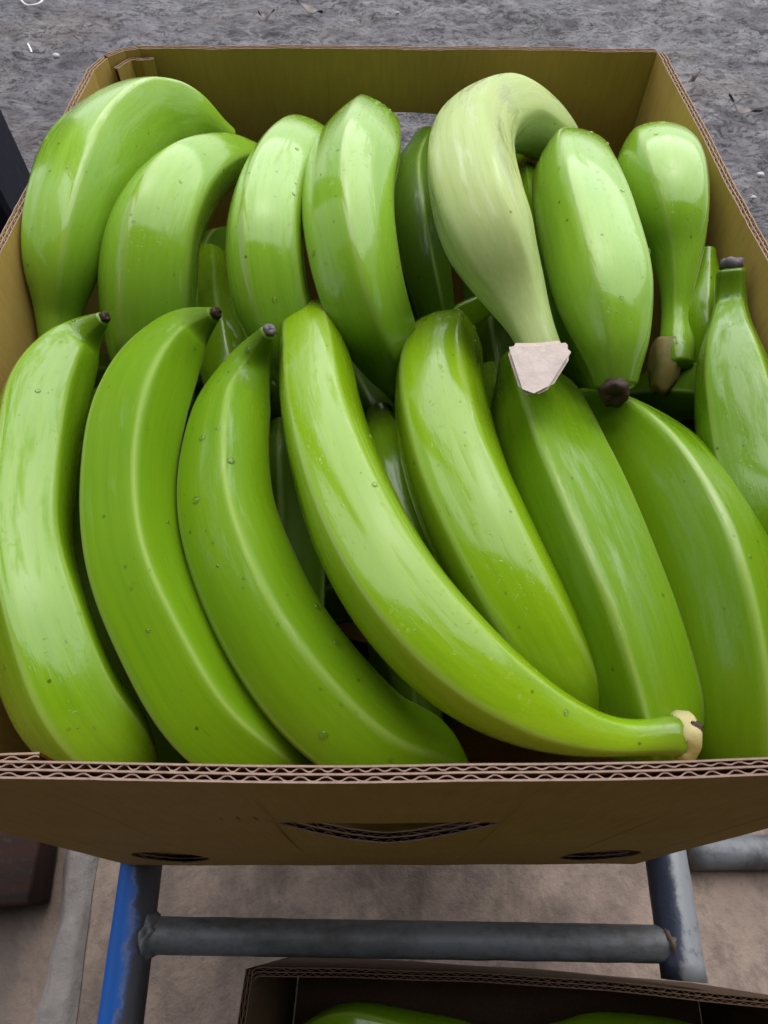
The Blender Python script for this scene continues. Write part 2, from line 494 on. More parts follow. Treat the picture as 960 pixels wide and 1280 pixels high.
class Panel:
    """one wall of double-wall corrugated board along a plan polyline"""
    def __init__(self, pts, H, z0, bulge, holes=(), wav=0.0, seed=0):
        self.p = run(pts, 0.0010)
        self.s = [0.0]
        for a, b in zip(self.p[:-1], self.p[1:]): self.s.append(self.s[-1] + (b - a).length)
        self.L = self.s[-1]
        self.H, self.z0, self.bulge, self.holes, self.wav, self.seed = H, z0, bulge, holes, wav, seed
        self.nrm = []
        n = len(self.p)
        for i in range(n):
            d = (self.p[min(n - 1, i + 2)] - self.p[max(0, i - 2)]).normalized()
            self.nrm.append(Vector((d.y, -d.x, 0)))       # outward when the outline runs counter-clockwise
    def top(self, i):
        s = self.s[i]
        return self.H + self.wav * (0.25 * noise.noise(Vector((s * 160, self.seed, 9))) + noise.noise(Vector((s * 9, self.seed, 0))) + 0.4 * noise.noise(Vector((s * 40, self.seed, 5))))
    def pt(self, i, z, t):
        s = self.s[i] / self.L
        k = z / self.H
        b = self.bulge * math.sin(math.pi * s) * (0.15 + 0.85 * math.sin(math.pi * min(1, k * 0.62)))
        b += 0.0010 * noise.noise(Vector((self.s[i] * 14, z * 10, self.seed)))
        return self.p[i] + self.nrm[i] * (t + b) + Vector((0, 0, self.z0 + z))
    def spans(self, i, ragged=0.0):
        s = self.s[i]
        for (a, b, lo, hi) in self.holes:
            if a < s < b:
                u = (s - a) / (b - a)
                zl, zh = lo(u), hi(u)
                if ragged:                                 # the fluting is crushed back from the cut
                    gr = 0.0045 if hi(0.5) < 0.05 else 0.0030
                    zl += ragged * random.uniform(-1, 1) - gr; zh += ragged * random.uniform(-1, 1) + gr
                    zl = max(zl, 0.0005)
                if zh - zl > 0.0002:
                    return [(0.0, zl), (zh, self.top(i))]
        return [(0.0, self.top(i))]
    def sheet(self, V, F, E, tf, th, drop=0.0, rows=5, ragged=0.0, i0=0, i1=None):
        i1 = len(self.p) if i1 is None else i1
        prev = None
        for i in range(i0, i1):
            sp = self.spans(i, ragged)
            if drop: sp = sp[:-1] + [(sp[-1][0], sp[-1][1] - drop * (1 + 0.6 * noise.noise(Vector((self.s[i] * 120, 1, self.seed)))))]
            t = tf(self.s[i])
            col = []
            for (za, zb) in sp:
                base = len(V)
                for k in range(rows):
                    z = za + (zb - za) * k / (rows - 1)
                    V.append(self.pt(i, z, t - th / 2)); V.append(self.pt(i, z, t + th / 2))
                col.append(base)
            if prev is not None:
                if len(prev) == len(col): pairs = list(zip(prev, col))
                elif len(prev) == 1: pairs = [(prev[0], col[0]), (prev[0], col[1])] if False else []
                else: pairs = []
                if not pairs:                              # a hole opens or closes here: bridge with a split column
                    one, two = (prev, col) if len(prev) == 1 else (col, prev)
                    pairs = [(prev[0], col[0])] if False else []
                    o, (a, b) = one[0], two
                    # lower span joined to the lower part and upper span to the upper part of the single column
                    mid = (V[a + 2 * rows - 2] + V[b]) / 2; mid2 = (V[a + 2 * rows - 1] + V[b + 1]) / 2
                    for q, part in ((a, 0), (b, 1)):
                        pass
                    self._bridge(V, F, E, o, a, b, rows, len(prev) == 1)
                for a, b in pairs:
                    for k in range(rows - 1):
                        p, q = a + 2 * k, b + 2 * k
                        F.append((p + 1, q + 1, q + 3, p + 3))
                        F.append((p, p + 2, q + 2, q))
                    F.append((a, b, b + 1, a + 1))
                    e, g = a + 2 * rows - 2, b + 2 * rows - 2
                    F.append((e, e + 1, g + 1, g)); E.append(len(F) - 1)
            prev = col
    def _bridge(self, V, F, E, o, a, b, rows, opening):
        for side in (0, 1):
            lo = [o + side, o + 2 * rows - 2 + side]
            ring = [o + 2 * k + side for k in range(rows)]
            up = [a + 2 * k + side for k in range(rows)] + [b + 2 * k + side for k in range(rows)]
            poly = ring + up[::-1]
            if (side == 1) != opening: poly = poly[::-1]
            F.append(tuple(poly[::-1]))
        F.append((o, a, a + 1, o + 1))
        F.append((o + 2 * rows - 2, o + 2 * rows - 1, b + 2 * rows - 1, b + 2 * rows - 2)); E.append(len(F) - 1)
    def build(self, name, parent, m_card, m_flute, double=True):
        V, F, E = [], [], []
        g = TH / 2
        sheets = (-g + 0.0003, 0.0, g - 0.0003) if double else (-g / 2, g / 2)
        for t in sheets:
            self.sheet(V, F, E, lambda s, t=t: t, 0.0006)
        o = obj(name, V, F, m_card, parent, smooth=False)
        def edges(o, E):
            if m_card is M_CARD:
                o.data.materials.append(M_EDGE)
                for e in E: o.data.polygons[e].material_index = 1
        edges(o, E)
        V, F, E = [], [], []
        amp = (g - 0.0006) / 2 - 0.0002
        if double:
            for c0, ph, lam in ((g / 2, 0.3, LAM), (-g / 2, 1.7, LAM * 0.8)):
                def wave(s, c0=c0, ph=ph, lam=lam):
                    x = math.sin(2 * math.pi * s / lam + ph + 0.9 * noise.noise(Vector((s * 22, c0 * 900, self.seed))))
                    cr_ = 0.72 + 0.28 * max(-1, min(1, 2.2 * noise.noise(Vector((s * 11, c0 * 300, self.seed + 3)))))
                    return c0 + amp * max(-1, min(1, x * 1.15)) * cr_
                self.sheet(V, F, E, wave, 0.00042, drop=0.0005, rows=4, ragged=0.0009)
        else:
            self.sheet(V, F, E, lambda s: 0.75 * amp * math.sin(2 * math.pi * s / LAM), 0.00042, drop=0.0004, rows=3)
        edges(obj('fluting', V, F, m_flute, o, smooth=False), E)
        return o

BW, BL, BH = 0.2, 0.486, 0.311
ZB = RZ - BH
bx = tag(empty('cardboard_box', (0, BL / 2, ZB)), 'open brown cardboard box packed full of green bananas, standing on the tubular rack', 'cardboard box')
OFF = Vector((0, BL / 2, ZB))
h_ = TH / 2
Vv = Vector
# outline centre line, counter-clockwise seen from above
x0, x1, y0, y1 = -BW + h_, BW - h_, h_, BL - h_
def L2(p): return Vector((p[0], p[1] - BL / 2, 0))
def arc(c, p0, p1, n=8):
    c, p0, p1 = L2(c), L2(p0), L2(p1)
    return [p0 * (1 - t) ** 2 + c * 2 * t * (1 - t) + p1 * t * t for t in [k / n for k in range(n + 1)]]
rf = 0.020
front_pts = arc((x0, y0), (x0 + 0.3 * rf, y0 + 0.3 * rf), (x0 + rf, y0), 4)[1:] + arc((x1, y0), (x1 - rf, y0), (x1 - 0.3 * rf, y0 + 0.3 * rf), 4)[:-1]
front_pts = [L2((x0 + 0.20 * rf, y0 + 0.42 * rf)), L2((x0 + 0.42 * rf, y0 + 0.20 * rf)), L2((x0 + rf, y0)), L2((x1 - rf, y0)), L2((x1 - 0.42 * rf, y0 + 0.20 * rf)), L2((x1 - 0.20 * rf, y0 + 0.42 * rf))]
right_pts = [L2((x1 - 0.20 * rf, y0 + 0.42 * rf)), L2((x1, y0 + rf)), L2((x1, y1 - 0.010)), L2((x1 - 0.001, y1 - 0.004))]
back_pts = [L2((x1 - 0.003, y1)), L2((x0 + 0.026, y1)), L2((x0 + 0.016, y1 - 0.004)), L2((x0 + 0.006, y1 - 0.014))]
left_pts = [L2((x0 + 0.005, y1 - 0.015)), L2((x0, y1 - 0.034)), L2((x0, y0 + rf)), L2((x0 + 0.20 * rf, y0 + 0.42 * rf))]

def on_front(px, py):
    """plan x and height above the box bottom of a pixel on the front face"""
    d = ray(px, py)
    p = CAM + d * ((0 - CAM.y) / d.y)
    return p.x, p.z - ZB
def mk_hole(px0, px1, pyc, zlo, zhi, start):
    xa, _ = on_front(px0, pyc); xb, _ = on_front(px1, pyc)
    return (xa - start, xb - start, zlo, zhi)
st = front_pts[0].x - 0.0
seg = 0.0
def s_of(x, pts):
    # arc length along the straight part
    L = 0.0
    for a, b in zip(pts[:-1], pts[1:]):
        lo, hi = min(a.x, b.x), max(a.x, b.x)
        if lo <= x <= hi and (b - a).length > 0.1: return L + abs(x - a.x)
        L += (b - a).length
def hole_front(pxa, pxb, lo, hi, pyc):
    xa = on_front(pxa, pyc)[0]; xb = on_front(pxb, pyc)[0]
    return (s_of(xa, front_pts), s_of(xb, front_pts), lo, hi)
zt = on_front(485, 1020)[1]; zb_ = on_front(485, 1046)[1]; ze = on_front(355, 1028)[1]
def vlo(u):
    k = abs(2 * u - 1)
    return zt - 0.002 - (zt - zb_ - 0.002) * (1 - k ** 1.5) + 0.0005 * math.sin(u * 37)
def vhi(u):
    k = abs(2 * u - 1)
    return zt - 0.0002 + 0.0018 * k - 0.0036 * k ** 14 + 0.0004 * math.sin(u * 23 + 1)
zo = on_front(214, 1071)[1]; dz = abs(on_front(214, 1064)[1] - on_front(214, 1078)[1]) / 2
def oval(zc, r):
    return (lambda u: zc - r * math.sqrt(max(0, 1 - (2 * u - 1) ** 2)), lambda u: zc + r * math.sqrt(max(0, 1 - (2 * u - 1) ** 2)))
zo2 = on_front(748, 1068)[1]
fh = [hole_front(350, 621, vlo, vhi, 1026), hole_front(168, 260, *oval(zo, dz), 1071), hole_front(703, 795, *oval(zo2, dz), 1068)]
# the same hand hole in the far end
dd = ray(520, 143); pb = CAM + dd * ((BL - CAM.y) / dd.y)
zbk = pb.z - ZB
def blo(u): return zbk - 0.030 * (1 - abs(2 * u - 1) ** 2.2) - 0.001
def bhi(u): return zbk + 0.002 - 0.006 * abs(2 * u - 1) ** 3
sb = s_of(0.010, back_pts)
bh = [(sb - 0.052, sb + 0.052, blo, bhi)]
Panel(front_pts, BH + 0.0022, 0, 0.003, fh, 0.0012, 1).build('end_panel', bx, M_CARD, M_FLUTE)
Panel(right_pts, BH, 0, 0.000, (), 0.0012, 2).build('side_panel', bx, M_CARD, M_FLUTE)
Panel(back_pts, BH, 0, 0.004, bh, 0.0015, 3).build('end_panel', bx, M_CARD, M_FLUTE)
Panel(left_pts, BH, 0, 0.000, (), 0.0012, 4).build('side_panel', bx, M_CARD, M_FLUTE)
V, F = box_vf(-BW + TH + 0.001, BW - TH - 0.001, -BL / 2 + TH + 0.001, BL / 2 - TH - 0.001, 0.0, 0.007)
obj('bottom_panel', V, F, M_CARD, bx, smooth=False)
# glue flap lapped inside the front left corner, its edge showing beside the rim
fl_pts = [L2((x0 + TH * 1.15, y0 + 0.075)), L2((x0 + TH * 1.15, y0 + 0.030)), L2((x0 + TH * 1.5, y0 + 0.014)), L2((x0 + 0.030, y0 + TH * 0.82)), L2((x0 + 0.088, y0 + TH * 0.80))]
Panel(fl_pts, BH - 0.0080, 0, 0.002, (), 0.0008, 6).build('corner_flap', bx, M_CARD, M_FLUTE, double=False)
# creased flap inside the back left corner
bf_pts = [L2((x0 + 0.036, y1 - TH * 1.05)), L2((x0 + 0.028, y1 - TH * 1.5)), L2((x0 + 0.020, y1 - TH * 1.3)), L2((x0 + 0.012, y1 - 0.020))]
Panel(bf_pts, BH - 0.004, 0, 0.0, (), 0.001, 8).build('corner_flap', bx, M_CARD, M_FLUTE, double=False)

# ------------------------------------------------------------------ rack of welded tube
def inner_side(o, p0, p1, sgn):
    d = (p1 - p0).normalized(); sx = Vector((d.y, -d.x, 0)).normalized()
    vals = []
    for v in o.data.vertices:
        q = v.co - p0; q = q - d * q.dot(d)
        vals.append(0.5 + 0.5 * sgn * q.dot(sx) / RR)
    a = o.data.attributes.new('inner', 'FLOAT', 'POINT'); a.data.foreach_set('value', vals)
RR = 0.0145
rk = tag(empty('tubular_rack', (0, 0, 0)), 'welded steel tube rack under the banana box, its left rail painted blue', 'rack')
RR = 0.0145
zr = -BH - RR                                 # rail centre, relative to the rim
la, lb = at(176, 1090, zr), at(152, 1270, zr)
ra, rb = at(834, 1090, zr), at(852, 1215, zr)
dl = (la - lb).normalized(); dr = (ra - rb).normalized()
for v in (la, lb, ra, rb): v.z = RZ + zr
dl = (la - lb).normalized(); dr = (ra - rb).normalized()
l_end, l_st = la + dl * 0.52, lb - dl * 0.14
r_end, r_st = ra + dr * 0.52, at(855, 1226, zr)
V, F = tube_vf(l_st, l_end, RR, 32, 60, True, 0, 0.03)
inner_side(tag(obj('rail', V, F, M_BLUE, rk), 'blue painted rail of the rack'), l_st, l_end, 1)
V, F = tube_vf(r_st, r_end, RR, 32, 60, True, 0, 0.03)
inner_side(tag(obj('rail', V, F, M_STEEL_B, rk), 'bare grey rail of the rack with traces of blue paint'), r_st, r_end, -1)
ca, cb = at(188, 1169, zr), at(838, 1180, zr)
V, F = tube_vf(ca, cb, 0.0112, 28, 60, True, 0, 0.03)
obj('crossbar', V, F, M_STEEL, rk)
for q in (0.30, 0.46):
    V, F = tube_vf(la + dl * q, ra + dr * q, 0.0112, 24, 30, True, 0, 0.03)
    obj('crossbar', V, F, M_STEEL, rk)
for c in (ca, cb):
    V, F = [], []
    nU, nV = 18, 14
    cd = (cb - ca).normalized() * (1 if c is ca else -1)
    for i in range(nV + 1):
        for k in range(nU):
            th, ph = math.pi * i / nV, 2 * math.pi * k / nU
            d = Vector((math.sin(th) * math.cos(ph), math.sin(th) * math.sin(ph), math.cos(th)))
            V.append(c + Vector((d.x * 0.008, d.y * 0.0135, d.z * 0.0125)) * (1.04 + 0.42 * noise.noise(d * 2.6 + c * 9)))
    for i in range(nV):
        for k in range(nU):
            F.append((i * nU + k, (i + 1) * nU + k, (i + 1) * nU + (k + 1) % nU, i * nU + (k + 1) % nU))
    obj('weld', V, F, M_RUST if c is cb else M_STEEL, rk)
for p, d, mt in ((la, dl, M_BLUE), (ra, dr, M_STEEL_B)):
    for q in ((-0.30, 0.26, 0.48) if p is la else (0.26, 0.48)):
        a = p + d * q
        V, F = tube_vf((a.x, a.y, 0.004), (a.x, a.y, a.z - RR * 0.6), 0.0135, 24, 2)
        obj('leg', V, F, mt, rk)
# grey pipe lying across behind, poking out at the right
pa, pb2 = at(902, 1056, -0.50), at(1010, 1054, -0.50)
V, F = tube_vf(pa, pb2 + Vector((0.35, 0, 0)), 0.017, 28, 40, True, 0, 0.03)
M_PIPE = mat_paint('weathered_pipe', (0.11, 0.115, 0.125), (0.05, 0.05, 0.055), 0.45, 0.62, 0.5)
pp = tag(obj('grey_pipe', V, F, M_PIPE), 'length of pale grey pipe lying past the lower right corner of the banana box', 'pipe')
for v in pp.data.vertices: v.co.z += 0.0175 - pa.z

# ------------------------------------------------------------------ fruit
GROUP = 'green bananas packed in the open box'
def catmull(P, n):
    """P: list of tuples (Vector, radius). Returns n+1 evenly spaced samples."""
    pts = [P[0]] + list(P) + [P[-1]]
    pts[0] = (P[0][0] * 2 - P[1][0], P[0][1]); pts[-1] = (P[-1][0] * 2 - P[-2][0], P[-1][1])
    dense = []
    for i in range(1, len(pts) - 2):
        p0, p1, p2, p3 = pts[i - 1], pts[i], pts[i + 1], pts[i + 2]
        t0 = 0.0
        t1 = t0 + max(1e-5, (p1[0] - p0[0]).length) ** 0.5
        t2 = t1 + max(1e-5, (p2[0] - p1[0]).length) ** 0.5
        t3 = t2 + max(1e-5, (p3[0] - p2[0]).length) ** 0.5
        for k in range(30):
            t = t1 + (t2 - t1) * k / 30
            def L(a, b, ta, tb): return a * ((tb - t) / (tb - ta)) + b * ((t - ta) / (tb - ta))
            out = []
            for c in (0, 1):
                A1, A2, A3 = L(p0[c], p1[c], t0, t1), L(p1[c], p2[c], t1, t2), L(p2[c], p3[c], t2, t3)
                B1, B2 = L(A1, A2, t0, t2), L(A2, A3, t1, t3)
                out.append(L(B1, B2, t1, t2))
            dense.append(tuple(out))
    dense.append(P[-1])
    s = [0.0]
    for a, b in zip(dense[:-1], dense[1:]): s.append(s[-1] + (b[0] - a[0]).length)
    res, j = [], 0
    for i in range(n + 1):
        d = s[-1] * i / n
        while j < len(s) - 2 and s[j + 1] < d: j += 1
        f = (d - s[j]) / max(1e-9, s[j + 1] - s[j])
        res.append((dense[j][0].lerp(dense[j + 1][0], f), max(0.002, dense[j][1] * (1 - f) + dense[j + 1][1] * f), d))
    # soften the path and girth
    for _ in range(5):
        res = [res[0]] + [((res[i - 1][0] + 2 * res[i][0] + res[i + 1][0]) / 4, (res[i - 1][1] + 2 * res[i][1] + res[i + 1][1]) / 4, res[i][2]) for i in range(1, n)] + [res[-1]]
    return res

def knob(name, pos, d, r, length, mat, parent, seed=0, sq=1.0):
    """shrivelled stub: a short lumpy, slightly flared cylinder with a sunken end"""
    d = d.normalized(); a = d.orthogonal().normalized(); b = d.cross(a)
    prof = [(0.0, 0.75), (0.15, 0.98), (0.5, 1.0), (0.85, 0.92), (1.0, 0.70), (0.94, 0.40), (0.86, 0.0)]
    V, F, n = [], [], 20
    for t, q in prof:
        for k in range(n):
            an = 2 * math.pi * k / n
            w_ = 1 + 0.38 * noise.noise(Vector((math.cos(an) * 2.6, math.sin(an) * 1.6, t * 2 + seed * 7.3)))
            V.append(pos + d * (t * length * (1 + 0.25 * noise.noise(Vector((math.cos(an), math.sin(an), seed * 3.1))))) + (a * math.cos(an) + b * math.sin(an) * sq) * r * q * w_)
    for i in range(len(prof) - 1):
        for k in range(n):
            F.append((i * n + k, i * n + (k + 1) % n, (i + 1) * n + (k + 1) % n, (i + 1) * n + k))
    return obj(name, V, F, mat, parent)

NR, NS = 96, 84
def fruit(label, path, tint, twist=0.0, sides=5, k=0.5, start='round', end='round', drops=14, group=GROUP, fat=0.965, tipmat=None, dsize=1.0, wetness=0.85):
    """path: (px, py, z rel. rim, half width in px) control points from end to end"""
    P = []
    for px, py, z, hw in path:
        p = at(px, py, z)
        r = hw * depth(p) / FPX * fat
        if group == GROUP:                                # keep the fruit inside the walls
            g_ = TH + r * 0.95 + 0.001
            for _ in range(60):                           # nearer along the line of sight until it clears the wall
                if abs(p.x) <= BW - g_ and p.y <= BL - g_: break
                p = p + (CAM - p) * 0.012
                r = hw * depth(p) / FPX * fat
                g_ = TH + r * 0.95 + 0.001
            p.y = max(p.y, g_)
        P.append((p, r))
    sm = catmull(P, NR)
    org = sm[NR // 2][0].copy()
    Ltot = sm[-1][2]
    T = [(sm[min(NR, i + 1)][0] - sm[max(0, i - 1)][0]).normalized() for i in range(NR + 1)]
    mid = NR // 2
    view = (CAM - sm[mid][0]).normalized()
    N = [None] * (NR + 1)
    N[mid] = (view - T[mid] * view.dot(T[mid])).normalized()
    for rng in (range(mid + 1, NR + 1), range(mid - 1, -1, -1)):
        prev = N[mid]; 
        for i in rng:
            prev = (prev - T[i] * prev.dot(T[i])).normalized()
            N[i] = prev
    rings = []                                            # centre, radius, tangent, normal, arc
    def cap(i, sgn, kind):
        c, r, s = sm[i]
        fl = {'round': 0.62, 'tip': 0.35, 'cut': 0.05, 'blunt': 0.35}[kind]
        out = []
        for q in range(1, 8):
            th = math.pi / 2 * q / 7
            out.append((c + T[i] * sgn * r * fl * math.sin(th), max(0.0002, r * math.cos(th)), T[i], N[i], s + sgn * r * fl * math.sin(th), q))
        return out
    body = [(sm[i][0], sm[i][1], T[i], N[i], sm[i][2], 0) for i in range(NR + 1)]
    rings = cap(0, -1, start)[::-1] + body + cap(NR, 1, end)
    V, F, co, rd, em = [], [], [], [], []
    seed = random.uniform(0, 50)
    rmax = max(q[1] for q in sm)
    for (c, r, t, n_, s, q) in rings:
        b = t.cross(n_)
        u = max(0.0, min(1.0, s / Ltot))
        endk = max(0.0, 1 - min(u, 1 - u) / 0.16)
        ek = start if u < 0.5 else end
        kk = k * (1 - (0.9 if ek in ('round', 'blunt') else 0.5) * endk)
        k_ = min(0.9, k * 1.3)
        kk = kk / k * k_
        tw = twist + 0.10 * math.sin(u * 2.2 + seed)
        for j in range(NS):
            an = 2 * math.pi * j / NS
            w2 = 2 * math.pi / sides
            f = ((an + tw) % w2) - w2 / 2
            poly = math.cos(math.pi / sides) / math.cos(f) / math.cos(math.pi / sides) * 0.905
            dist = w2 / 2 - abs(f)                          # angle from the nearest ridge
            soft = 0.035 * math.exp(-(dist / 0.085) ** 2)
            rr = r * ((1 - kk) + kk * (poly - soft * 0.9))
            rr *= 1 + 0.020 * noise.noise(Vector((u * 5 + seed, math.cos(an), math.sin(an))))
            V.append(c + (n_ * math.cos(an) + b * math.sin(an)) * rr - org)
            rq = min(1.0, r / rmax)
            co.append((s * 1.0, rq * math.cos(an), rq * math.sin(an)))
            rd.append(math.exp(-(dist / 0.055) ** 2) * max(0.0, 1 - endk * 0.8))
            em.append(max(0.0, 1 - min(s if start != 'round' else 1, (Ltot - s) if end != 'round' else 1) / 0.022))
    n = len(rings)
    for i in range(n - 1):
        for j in range(NS):
            F.append((i * NS + j, i * NS + (j + 1) % NS, (i + 1) * NS + (j + 1) % NS, (i + 1) * NS + j))
    F.append(tuple(range(NS))[::-1]); F.append(tuple((n - 1) * NS + j for j in range(NS)))
    o = obj('green_banana', V, F, M_FRUIT)
    me = o.data
    a = me.attributes.new('fruit_co', 'FLOAT_VECTOR', 'POINT'); a.data.foreach_set('vector', [x for v in co for x in v])
    a = me.attributes.new('ridge', 'FLOAT', 'POINT'); a.data.foreach_set('value', rd)
    a = me.attributes.new('end_mask', 'FLOAT', 'POINT'); a.data.foreach_set('value', em)
    o.location = org
    o.color = (*tint, wetness if tint != G_DARK else 0.25)
    tag(o, label, 'banana', group)
    me.update()
    for i, sgn, kind in ((0, -1, start), (NR, 1, end)):
        c, r, _ = sm[i]
        if kind == 'tip':
            knob('blossom_tip', c - org + T[i] * sgn * r * 0.15, T[i] * sgn, r * 0.74, r * 0.8, tipmat or M_TIP, o, seed)
    # water drops sitting on the upper skin
    if drops:
        DV, DF = [], []
        rnd = random.Random(int(seed * 1000))
        made = 0
        for _ in range(drops * 12):
            if made >= drops: break
            i = rnd.randrange(10, n - 10); j = rnd.randrange(NS)
            p = Vector(V[i * NS + j])
            nn = (Vector(V[i * NS + (j + 1) % NS]) - Vector(V[i * NS + j - 1])).cross(Vector(V[(i + 1) * NS + j]) - Vector(V[(i - 1) * NS + j])).normalized()
            if nn.dot(p - (rings[i][0] - org)) < 0: nn = -nn
            if nn.z < 0.35: continue
            r = (0.0004 + 0.0011 * rnd.random() ** 3) * dsize
            e1 = nn.orthogonal().normalized(); e2 = nn.cross(e1)
            b0 = len(DV)
            for q in range(4):
                th = math.pi / 2 * q / 4
                for m_ in range(10):
                    an = 2 * math.pi * m_ / 10
                    DV.append(p - nn * 0.00008 + (e1 * math.cos(an) + e2 * math.sin(an)) * r * math.cos(th) + nn * r * 0.55 * math.sin(th))
            DV.append(p + nn * r * 0.52)
            for q in range(3):
                for m_ in range(10):
                    DF.append((b0 + q * 10 + m_, b0 + q * 10 + (m_ + 1) % 10, b0 + (q + 1) * 10 + (m_ + 1) % 10, b0 + (q + 1) * 10 + m_))
            for m_ in range(10): DF.append((b0 + 30 + m_, b0 + 30 + (m_ + 1) % 10, b0 + 40))
            made += 1
        if made:
            tag(obj('water_drops', DV, DF, M_WATER, o), kind='stuff')
    return o, sm, T, org

G_PALE = (0.198, 0.372, 0.024)
G_MID = (0.138, 0.268, 0.006)
G_DEEP = (0.112, 0.222, 0.005)
G_DARK = (0.060, 0.120, 0.007)  # dark tint, partly painted-in shade for fruit deep in the gaps
G_LIME = (0.172, 0.304, 0.006)

# front row, left to right
fruit('leftmost banana of the front row, leaning on the left wall, small brown tip up top',
      [(128, 399, -.020, 10), (99, 424, -.030, 29), (60, 490, -.032, 50), (38, 590, -.028, 54), (33, 690, -.028, 56), (55, 790, -.033, 63), (90, 880, -.045, 66), (128, 960, -.062, 60), (165, 1030, -.085, 30)],
      G_MID, 0.5, 5, 0.55, 'tip', 'round', 22, wetness=0.75)
fruit('ridged deep green banana second from left in the front row, brown tip curling right',
      [(266, 394, -.022, 11), (240, 410, -.030, 29), (204, 455, -.034, 46), (174, 520, -.030, 56), (160, 610, -.030, 57), (170, 710, -.034, 60), (208, 800, -.042, 63), (262, 890, -.055, 63), (320, 960, -.072, 56), (370, 1015, -.095, 30)],
      G_DEEP, 0.25, 5, 0.62, 'tip', 'round', 12, wetness=0.18)
fruit('banana third from left in the front row, grey tip, water bubbles on its left side',
      [(335, 416, -.012, 11), (317, 450, -.030, 27), (296, 505, -.042, 46), (283, 570, -.038, 55), (284, 640, -.038, 61), (306, 715, -.040, 66), (345, 795, -.046, 69), (400, 868, -.055, 71), (466, 930, -.066, 65), (528, 978, -.080, 54), (575, 1020, -.10, 28)],
      G_DEEP, 0.1, 5, 0.35, 'tip', 'round', 45, tipmat=M_TIP_P, dsize=1.4, wetness=0.35)
F4 = fruit('long bright banana sweeping across the front row to a cut stem at lower right',
      [(387, 404, -.062, 26), (387, 416, -.036, 40), (392, 450, -.032, 47), (400, 510, -.026, 53), (420, 585, -.020, 59), (452, 665, -.018, 65), (500, 745, -.020, 68), (562, 815, -.024, 66), (630, 868, -.029, 56), (700, 904, -.035, 40), (770, 922, -.040, 25), (825, 921, -.042, 23), (846, 920, -.042, 27)],
      G_LIME, 0.75, 5, 0.45, 'blunt', 'cut', 22, wetness=0.85)
fruit('round-topped lime banana lying just right of the long curved one with the cut stem',
      [(562, 424, -.088, 30), (555, 434, -.056, 48), (548, 468, -.048, 57), (552, 520, -.043, 63), (575, 605, -.040, 67), (615, 695, -.042, 68), (660, 780, -.050, 66), (705, 855, -.064, 55), (745, 920, -.085, 30)],
      G_LIME, 0.55, 5, 0.4, 'round', 'round', 16, wetness=0.85)
fruit('thick banana under the pale cut stem, second from the right in the front row',
      [(650, 462, -.075, 30), (664, 505, -.060, 50), (695, 590, -.047, 62), (730, 675, -.043, 66), (766, 760, -.045, 64), (795, 845, -.053, 62), (812, 920, -.066, 57), (820, 1000, -.088, 34)],
      G_DEEP, 0.05, 4, 0.62, 'round', 'round', 14, wetness=0.5)
fruit('banana running from under the black blossom end to the right front corner of the box',
      [(728, 502, -.075, 18), (770, 530, -.060, 42), (828, 590, -.048, 63), (878, 675, -.043, 72), (908, 765, -.046, 72), (925, 860, -.056, 68), (932, 950, -.072, 62), (935, 1030, -.10, 34)],
      G_DEEP, 0.35, 4, 0.6, 'round', 'round', 12, wetness=0.55)
fruit('bottle-necked banana standing against the right wall with a purplish dried tip',
      [(914, 340, -.012, 18), (913, 360, -.018, 19), (913, 384, -.024, 21), (912, 410, -.031, 28), (913, 440, -.033, 39), (922, 500, -.036, 52), (940, 580, -.042, 60), (965, 660, -.052, 58), (985, 740, -.072, 36)],
      G_DEEP, 0.62, 5, 0.55, 'tip', 'round', 10, tipmat=M_TIP_P, wetness=0.65)

# back row, left to right
fruit('big curved banana arching over the back left corner of the box, neck pointing down',
      [(73, 450, -.075, 21), (73, 395, -.055, 25), (78, 325, -.028, 42), (101, 245, -.008, 52), (135, 182, -.004, 53), (185, 145, -.010, 44), (235, 148, -.022, 34), (285, 172, -.04, 14)],
      G_PALE, 0.2, 4, 0.5, 'blunt', 'round', 8, wetness=0.75)
fruit('glossy wet banana second from left in the back row, top bent right',
      [(200, 500, -.085, 44), (190, 420, -.055, 60), (188, 350, -.028, 62), (196, 290, -.012, 58), (222, 240, -.008, 50), (262, 208, -.015, 36), (302, 195, -.03, 22), (328, 192, -.04, 10)],
      G_PALE, 0.85, 5, 0.5, 'round', 'round', 22)
fruit('banana third from left in the back row, right behind the grey-tipped one',
      [(394, 180, -.048, 20), (378, 186, -.014, 38), (357, 210, -.004, 46), (340, 250, -.002, 50), (332, 310, -.006, 51), (342, 380, -.026, 50), (375, 455, -.06, 42), (405, 510, -.09, 26)],
      G_PALE, 0.45, 5, 0.45, 'round', 'round', 22)
fruit('broad upright banana with rounded top, just left of the hand hole in the back wall',
      [(472, 172, -.048, 24), (458, 170, -.010, 44), (446, 202, .000, 58), (437, 245, .002, 59), (440, 310, -.004, 58), (455, 375, -.020, 54), (482, 435, -.05, 44), (512, 490, -.085, 26)],
      G_PALE, 0.95, 5, 0.5, 'round', 'round', 30)
fruit('small dark green banana sunk behind the row, below the hand hole of the back wall',
      [(535, 178, -.075, 20), (520, 225, -.060, 33), (521, 290, -.055, 37), (533, 350, -.068, 32), (550, 420, -.095, 24)],
      G_DARK, 0.3, 5, 0.4, 'round', 'round', 6)
B6 = fruit('large whitish-green hooked banana on top of the pile with a flat-cut stem',
      [(682, 456, -.016, 27), (664, 408, -.010, 28), (641, 360, -.002, 42), (612, 300, .012, 58), (592, 240, .016, 60), (588, 186, .010, 54), (608, 152, -.002, 48), (646, 146, -.018, 42), (686, 168, -.034, 34), (726, 202, -.055, 18)],
      (0.38, 0.47, 0.18), 0.15, 5, 0.40, 'cut', 'round', 6, wetness=0.45)
